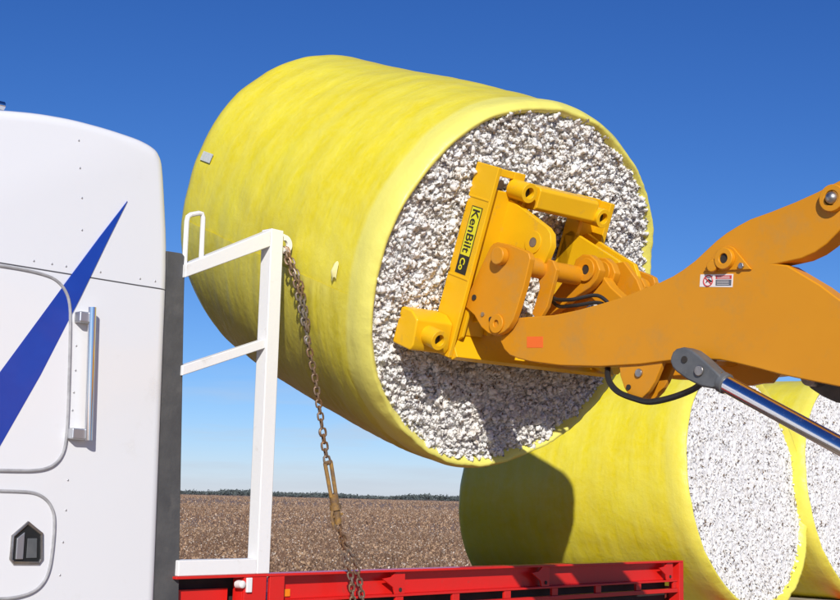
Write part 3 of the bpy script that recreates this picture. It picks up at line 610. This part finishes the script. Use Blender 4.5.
# text x -> -v, text y -> +n, facing outwards (local -y)
def tm(n, v, yy): return Matrix(((0, 1, 0, n), (0, 0, -1, yy), (-1, 0, 0, v), (0, 0, 0, 1)))
lettering('decal_lettering', 'KenBilt', .088, tm(.082, .442, -.6086), 'decal_black', dc)
lettering('decal_lettering', 'Co', .06, tm(.085, .150, -.6078), 'decal_yellow', dc)

# ------------------------------------------------------------------ wheel loader
LD_LOC = (C1.x, C1.y, 0); LD_ROT = (0, 0, R(-50.3))
ld = tag(empty('wheel_loader', LD_LOC, LD_ROT), 'orange yellow wheel loader arms reaching in from the right', 'wheel loader')
AR = lambda w_, z, u: (w_, -u, z)
arm_top = [(.358, 2.794), (.372, 2.83), (.405, 2.868), (.45, 2.90), (.50, 2.915), (.597, 2.912), (.774, 2.905), (.95, 2.915), (1.137, 2.935), (1.27, 2.953), (1.389, 2.977), (1.519, 3.003), (1.60, 3.025), (1.664, 3.05), (1.738, 3.086), (1.812, 3.133), (1.866, 3.167), (1.925, 3.197), (1.995, 3.223), (2.064, 3.244), (2.18, 3.262), (2.312, 3.287), (2.43, 3.315), (2.546, 3.349), (3.25, 3.66), (3.40, 3.70), (3.48, 3.66), (3.50, 3.56), (3.44, 3.47), (3.2, 3.38), (2.8, 3.24)]
arm_mid = [(2.54, 3.123), (2.47, 3.07), (2.411, 3.04), (2.34, 3.02), (2.209, 3.011), (2.263, 2.999), (2.331, 2.954), (2.433, 2.888), (2.532, 2.81), (3.0, 2.56), (3.9, 2.22), (4.05, 2.12), (4.08, 1.99), (4.02, 1.88), (3.9, 1.84)]
arm_low = [(2.521, 2.427), (2.37, 2.462), (2.215, 2.499), (2.09, 2.535), (1.968, 2.567), (1.882, 2.587), (1.764, 2.599), (1.606, 2.605), (1.388, 2.597), (1.118, 2.602), (.83, 2.625), (.601, 2.661), (.50, 2.686), (.437, 2.708), (.390, 2.745)]
ARMP = arm_top + arm_mid + arm_low
FARP = arm_top[:10] + [(1.40, 2.955), (1.7, 2.95), (2.2, 2.90)] + arm_mid[8:] + arm_low
for u0, u1, near in ((.40, .50, 1), (-.50, -.40, 0)):
    A = MB().prism(ARMP if near else FARP, AR, u0, u1).build('lift_arm', 'loader', ld, .008, 3, 40)
    s = 1 if near else -1; uo = u1 if near else u0
    # pivot boss on a three cornered plate, and the pin of the upper limb
    if near:
        MB().prism([(1.796, 3.024), (1.88, 3.118), (1.91, 3.13), (1.95, 3.13), (1.975, 3.117), (2.075, 3.0)], AR, uo + s * .0005, uo + s * .012).build('boss_plate', 'loader', A, .004)
        bp = MB().pipe((1.935, -(uo + s * .0125), 3.066), (1.935, -(uo + s * .040), 3.066), .052, .024).build('pivot_boss', 'loader', A, .004)
        MB().cyl((1.935, -(uo + s * .0125), 3.066), (1.935, -(uo + s * .030), 3.066), .0235).build('pin_end', 'hole', bp)
        MB().cyl((1.862, -(uo + s * .0125), 3.04), (1.862, -(uo + s * .034), 3.04), .03).build('stop_block', 'loader', A, .006)
        MB().cyl((2.023, -(uo + s * .0125), 3.022), (2.023, -(uo + s * .024), 3.022), .016, seg=6).build('bolt', 'steel', A, .002)
    if near: MB().prism([(2.80, 2.60), (2.80, 3.28), (3.25, 3.48), (3.7, 2.9), (3.6, 2.30)], AR, .42, .48).build('arm_shade_plate', 'loader', A, .006)  # added plate out of view, closes the limb gap to shade the far arm
    if not near: uo = .40; s = -1
    rb = MB().pipe((2.517, -(uo + s * .0005), 3.268), (2.517, -(uo + s * .03), 3.268), .062, .034).box(2.52, 2.70, -uo - max(0, s) * .026, -uo + max(0, -s) * .026, 3.235, 3.30).build('limb_boss', 'loader', A, .004)
    MB().sphere((2.517, -(uo + s * .022), 3.268), .030, 14, 8).build('limb_pin', 'steel', rb)
    s = 1 if near else -1
    # lug pair under the arm
    LUG = [(1.229, 2.640), (1.243, 2.548), (1.27, 2.485), (1.303, 2.443), (1.349, 2.425), (1.389, 2.429), (1.434, 2.462), (1.473, 2.51), (1.544, 2.640)]
    for a, b in (((.455, .485), (.365, .395)) if near else ()):
        lg = MB().prism(LUG, AR, s * a, s * b).build('arm_lug', 'loader', A, .005)
        MB().cyl((1.372, -(s * b + .012 * s), 2.555), (1.372, -s * a, 2.555), .022, seg=14).build('lug_pin', 'steel', lg, .003)
        MB().cyl((1.302, -(s * b + .006 * s), 2.487), (1.302, -s * a, 2.487), .014, seg=14).build('lug_hole', 'hole', lg)
    # lift cylinder outside the arm: eye, chrome rod, barrel
    EYE = [(1.664, 2.584), (1.668, 2.606), (1.680, 2.630), (1.702, 2.645), (1.744, 2.65), (1.792, 2.634), (1.839, 2.602), (1.908, 2.545), (1.959, 2.504), (1.973, 2.478), (1.962, 2.455), (1.915, 2.441), (1.849, 2.454), (1.767, 2.491), (1.701, 2.533), (1.678, 2.556)]
    cyl_ = MB().cyl((1.915, -s * .56, 2.487), (2.80, -s * .56, 2.045), .041, seg=28).build('cylinder_rod', 'rod', ld)
    ey = MB().prism(EYE, AR, s * .515, s * .605).build('cylinder_eye', 'greygun', ld, .012, 3)
    MB().cyl((1.935, -s * .56, 2.477), (1.965, -s * .56, 2.462), .050, seg=24).build('rod_collar', 'greygun', cyl_, .004)
    MB().cyl((1.755, -s * .6055, 2.588), (1.755, -s * .610, 2.588), .017, seg=16).build('grease_hole', 'hole', ey)
    MB().cyl((1.845, -s * .6055, 2.529), (1.845, -s * .618, 2.529), .026, seg=18).build('eye_bolt', 'steel', ey, .005)
    MB().cyl((1.755, -s * .514, 2.588), (1.755, -s * .42, 2.588), .05).build('eye_pin', 'steel', ey)
    MB().cyl((2.78, -s * .56, 2.055), (4.0, -s * .56, 1.445), .075, seg=28).build('cylinder_barrel', 'loader', ld, .01)
MB().prism([(1.145, 2.707), (1.25, 2.62), (1.366, 2.555), (1.43, 2.552), (1.496, 2.56), (1.56, 2.56), (1.62, 2.62), (1.6, 2.66)], AR, -.395, -.36).build('lug_web', 'loader', ld, .005)
# decals on the near arm
wd_ = MB().prism([(1.772, 3.012), (1.966, 2.992), (1.96, 2.929), (1.766, 2.952)], AR, .5003, .5016).build('warning_decal', 'decal_white', ld, smooth=False)
ring = [(1.818 + .027 * math.cos(k * math.pi / 12), -.5022, 2.9755 + .026 * math.sin(k * math.pi / 12)) for k in range(24)]
MB().tube(ring, .0030, 6, True).cyl((1.800, -.5022, 2.993), (1.837, -.5022, 2.958), .0028, seg=6).build('prohibition_ring', 'decal_red', wd_)
MB().prism([(1.80, 2.963), (1.816, 2.972), (1.837, 2.966), (1.842, 2.972), (1.822, 2.985), (1.812, 2.981)], AR, .5017, .5021).build('prohibition_symbol', 'decal_black', wd_, smooth=False)
MB().prism([(1.864, 2.997), (1.957, 2.987), (1.9555, 2.969), (1.863, 2.979)], AR, .5017, .5022).build('danger_panel', 'decal_red', wd_, smooth=False)
MB().prism([(1.863, 2.976), (1.955, 2.966), (1.953, 2.937), (1.862, 2.947)], AR, .5017, .5022).build('warning_text_panel', 'decal_grey', wd_, smooth=False)
for i in range(3): MB().prism([(1.87, 2.969 - i * .008), (1.94, 2.962 - i * .008), (1.94, 2.960 - i * .008), (1.87, 2.967 - i * .008)], AR, .5023, .5026).build('text_line', 'decal_white', wd_, smooth=False)
for i in range(2): MB().prism([(1.872, 2.991 - i * .007), (1.945, 2.983 - i * .007), (1.945, 2.9805 - i * .007), (1.872, 2.9885 - i * .007)], AR, .5023, .5026).build('text_line', 'decal_white', wd_, smooth=False)
MB().prism([(.575, 2.802), (.700, 2.793), (.701, 2.731), (.576, 2.740)], AR, .5003, .5014).build('orange_sticker', 'sticker', ld, smooth=False)
# quick coupler plates at the arm tips
CP = [(.092, 3.021), (.15, 3.103), (.233, 3.223), (.315, 3.336), (.34, 3.352), (.373, 3.357), (.464, 3.333), (.593, 3.281), (.63, 3.26), (.642, 3.225), (.597, 3.084), (.544, 2.96), (.515, 2.90), (.48, 2.858), (.44, 2.835), (.40, 2.824), (.36, 2.823), (.31, 2.838), (.251, 2.878), (.189, 2.953)]
for s in (1, -1):
    cp = MB().prism(CP, AR, s * .508, s * .55).build('coupler_plate', 'loader', ld, .006, 3)
    MB().cyl((.424, -s * .551, 3.265), (.424, -s * .60, 3.265), .052).build('coupler_pin', 'loader', cp, .008)
    for a, b, r in ((.19, 3.055, .017), (.265, 2.95, .013), (.335, 2.915, .015)): MB().cyl((a, -s * .5505, b), (a, -s * .556, b), r, seg=14).build('bolt_hole', 'hole' if r != .013 else 'steel', cp)
    MB().pipe((.385, -s * .5505, 2.885), (.385, -s * .562, 2.885), .055, .02).build('pivot_ring', 'loader', cp, .004)
    MB().prism([(.47, 3.30), (.66, 3.235), (.69, 3.18), (.62, 2.98), (.55, 2.90), (.50, 2.95), (.56, 3.09), (.54, 3.17)], AR, s * .36, s * .39).build('inner_plate', 'loader', cp, .005)
MB().cyl((.56, -.50, 3.20), (.56, .50, 3.20), .056, seg=24).build('cross_tube', 'loader', ld, .004)
MB().cyl((.385, -.507, 2.885), (.385, .507, 2.885), .05, seg=24).build('arm_tip_tube', 'loader', ld, .004)
# tilt link in the middle
LK = [(.525, 3.255), (.545, 3.30), (.60, 3.322), (.66, 3.312), (.71, 3.27), (.735, 3.215), (.715, 3.165), (.66, 3.12), (.50, 3.06), (.335, 2.985), (.27, 2.98), (.255, 3.01), (.30, 3.06), (.38, 3.12)]
for u0, u1 in ((.03, .085), (-.10, -.045)):
    lk = MB().prism(LK, AR, u0, u1).build('tilt_link', 'loader', ld, .008, 3)
    MB().pipe((.635, -u1 - .001, 3.225), (.635, -u1 - .016, 3.225), .068, .028).build('link_boss', 'loader', lk, .004); MB().cyl((.635, -u1 - .001, 3.225), (.635, -u1 - .010, 3.225), .027).build('link_pin', 'hole', lk)
MB().prism([(.60, 3.30), (.70, 3.30), (.80, 3.18), (.86, 3.05), (.82, 2.93), (.62, 2.93), (.60, 3.12)], AR, -.20, -.16).build('lever_plate', 'loader', ld, .006)
MB().prism([(.60, 3.08), (.70, 3.19), (.76, 3.12), (1.0, 2.93), (2.0, 2.93), (2.1, 2.88), (2.0, 2.80), (.95, 2.80)], AR, -.06, .02).build('tilt_lever', 'loader', ld, .008)
MB().cyl((1.30, .40, 2.76), (1.30, -.40, 2.76), .10, seg=28).build('arm_cross_tube', 'loader', ld, .004)
MB().cyl((1.935, -.22, 3.066), (1.935, -.40, 3.066), .04, seg=20).build('lever_shaft', 'loader', ld, .004)
# hydraulic hoses
def spl(pts, n=8):
    P = [Vector(p) for p in pts]; out = []
    for i in range(len(P) - 1):
        a, b, c, d = P[max(i - 1, 0)], P[i], P[i + 1], P[min(i + 2, len(P) - 1)]
        for k in range(n):
            t = k / n; out.append(.5 * ((2 * b) + (c - a) * t + (2 * a - 5 * b + 4 * c - d) * t * t + (3 * b - a - 3 * c + d) * t ** 3))
    return out + [P[-1]]
MB().tube(spl([(1.10, -.40, 2.70), (1.12, -.44, 2.61), (1.17, -.49, 2.53), (1.25, -.51, 2.465), (1.36, -.51, 2.425), (1.46, -.505, 2.405), (1.60, -.51, 2.42), (1.74, -.53, 2.45), (1.82, -.56, 2.475)]), .016, 10).build('hose', 'hose', ld)
MB().tube(spl([(.42, -.20, 3.16), (.50, -.22, 3.06), (.62, -.20, 3.04), (.75, -.12, 3.06), (.85, -.1, 2.98)]), .011, 8).build('hose', 'hose', ld)
MB().tube(spl([(.40, -.16, 3.12), (.50, -.19, 3.02), (.62, -.17, 3.01), (.75, -.10, 3.02), (.85, -.08, 2.95)]), .011, 8).build('hose', 'hose', ld)
# front frame, axle and wheels of the loader beyond the right edge
MB().prism([(3.55, .55), (3.65, 1.2), (3.75, 2.12), (4.0, 2.22), (4.2, 2.15), (4.75, 1.3), (4.8, .55)], AR, -.36, .36).build('front_frame', 'loader', ld, .02)
MB().cyl((3.92, -.62, 2.02), (3.92, .62, 2.02), .07).build('arm_pivot_pin', 'steel', ld)
MB().cyl((4.0, -.62, 1.445), (4.0, .62, 1.445), .07).build('cylinder_pin', 'steel', ld)
MB().cyl((3.38, -.02, 3.58), (3.95, -.02, 2.15), .06, seg=24).build('tilt_cylinder', 'loader', ld); MB().cyl((3.38, -.5, 3.58), (3.38, .5, 3.58), .035).build('limb_shaft', 'steel', ld)
MB().cyl((4.15, -.8, .72), (4.15, .8, .72), .16).build('front_axle', 'loader', ld, .01)
for y0, y1 in ((-1.25, -.75), (.75, 1.25)):
    wh = MB().cyl((4.15, y0, .72), (4.15, y1, .72), .72, seg=44).build('wheel', 'tyre', ld, .07, 3)
    MB().cyl((4.15, y0 - .005, .72), (4.15, y1 + .005, .72), .38, seg=32).build('rim', 'loader', wh, .02)

# ------------------------------------------------------------------ small marks on the lifted bale's wrap
def patch(name, x0, x1, t0, t1, off, m, parent, n=8):
    v = []; f = []
    for i in range(n + 1):
        for j in range(n + 1):
            for o_ in (0, .003):
                p = on_wrap(x0 + (x1 - x0) * i / n, t0 + (t1 - t0) * j / n, 1.172 + off + o_); v.append(p)
    idx = lambda i, j, k: (i * (n + 1) + j) * 2 + k
    for i in range(n):
        for j in range(n):
            f += [(idx(i, j, 1), idx(i + 1, j, 1), idx(i + 1, j + 1, 1), idx(i, j + 1, 1)), (idx(i, j, 0), idx(i, j + 1, 0), idx(i + 1, j + 1, 0), idx(i + 1, j, 0))]
    return MB().add(v, f).build(name, m, parent)
patch('identification_tag', -2.20, -2.06, R(166.4), R(169.6), .001, 'tag', b1)
# loose end of the film lying along the side of the bale, below a straight seam
def film_tail(parent, x0, x1, t0, t1, Ro, off, m, seed, nx=120, nt=90):
    v, uvs, f = [], [], []
    for i in range(nx + 1):
        for j in range(nt + 1):
            x = x0 + (x1 - x0) * i / nx; e = j / nt; th = t0 + (t1 - t0) * e + R(.5) * noise.noise((x * 2.3, seed, 0)) * (1 - e); c, s_ = math.cos(th), math.sin(th)
            base = .022 * noise.noise((c * 1.7 + 1.3, s_ * 1.7, x * 1.1)) + .0030 * noise.noise((c * 2.2, s_ * 2.2 + 1.3, x * 9)) + .06 * (s_ ** 2 if s_ < 0 else 0) * math.sin(math.pi * min(1, max(0, -x / L1)))
            wr = .007 * abs(noise.noise((x * 9 + e * 3, e * 2.2, seed))) + .004 * abs(noise.noise((x * 22 - e * 4, e * 3, seed + 3)))
            edge = min(1, 8 * (1 - e), 25 * i / nx, 25 * (1 - i / nx))
            v.append((x, (Ro + base + off * edge + wr * edge - .004 * (1 - edge)) * c, (Ro + base + off * edge + wr * edge - .004 * (1 - edge)) * s_)); uvs.append((th * Ro, x))
    for i in range(nx):
        for j in range(nt): k = i * (nt + 1) + j; f.append((k, k + 1, k + nt + 2, k + nt + 1))
    me = bpy.data.meshes.new('film_tail'); me.from_pydata(v, [], f); ul = me.uv_layers.new(name='UVMap')
    for lp_ in me.loops: ul.data[lp_.index].uv = uvs[lp_.vertex_index]
    me.polygons.foreach_set('use_smooth', [True] * len(me.polygons)); me.materials.append(M[m])
    o = bpy.data.objects.new('film_tail', me); col.objects.link(o); o.parent = parent; return o
film_tail(b1, -2.27, -.16, R(190.5), R(262), 1.172, .007, 'film3', 2.0)
# crumpled scrap of torn film near the front edge
cv = []; g = random.Random(4)
for i in range(7):
    for j in range(5):
        p = on_wrap(-.335 + .045 * i / 6, R(183.2 + 4.6 * j / 4) + R(.8) * math.sin(i), 1.176 + .028 * math.sin(math.pi * i / 6) * (.5 + g.random() * .7) * (1 - .6 * abs(j - 2) / 2)); cv.append(p)
MB().add(cv, [(i * 5 + j, i * 5 + j + 1, i * 5 + j + 6, i * 5 + j + 5) for i in range(6) for j in range(4)]).build('torn_film', 'film_pale', b1, angle=80)
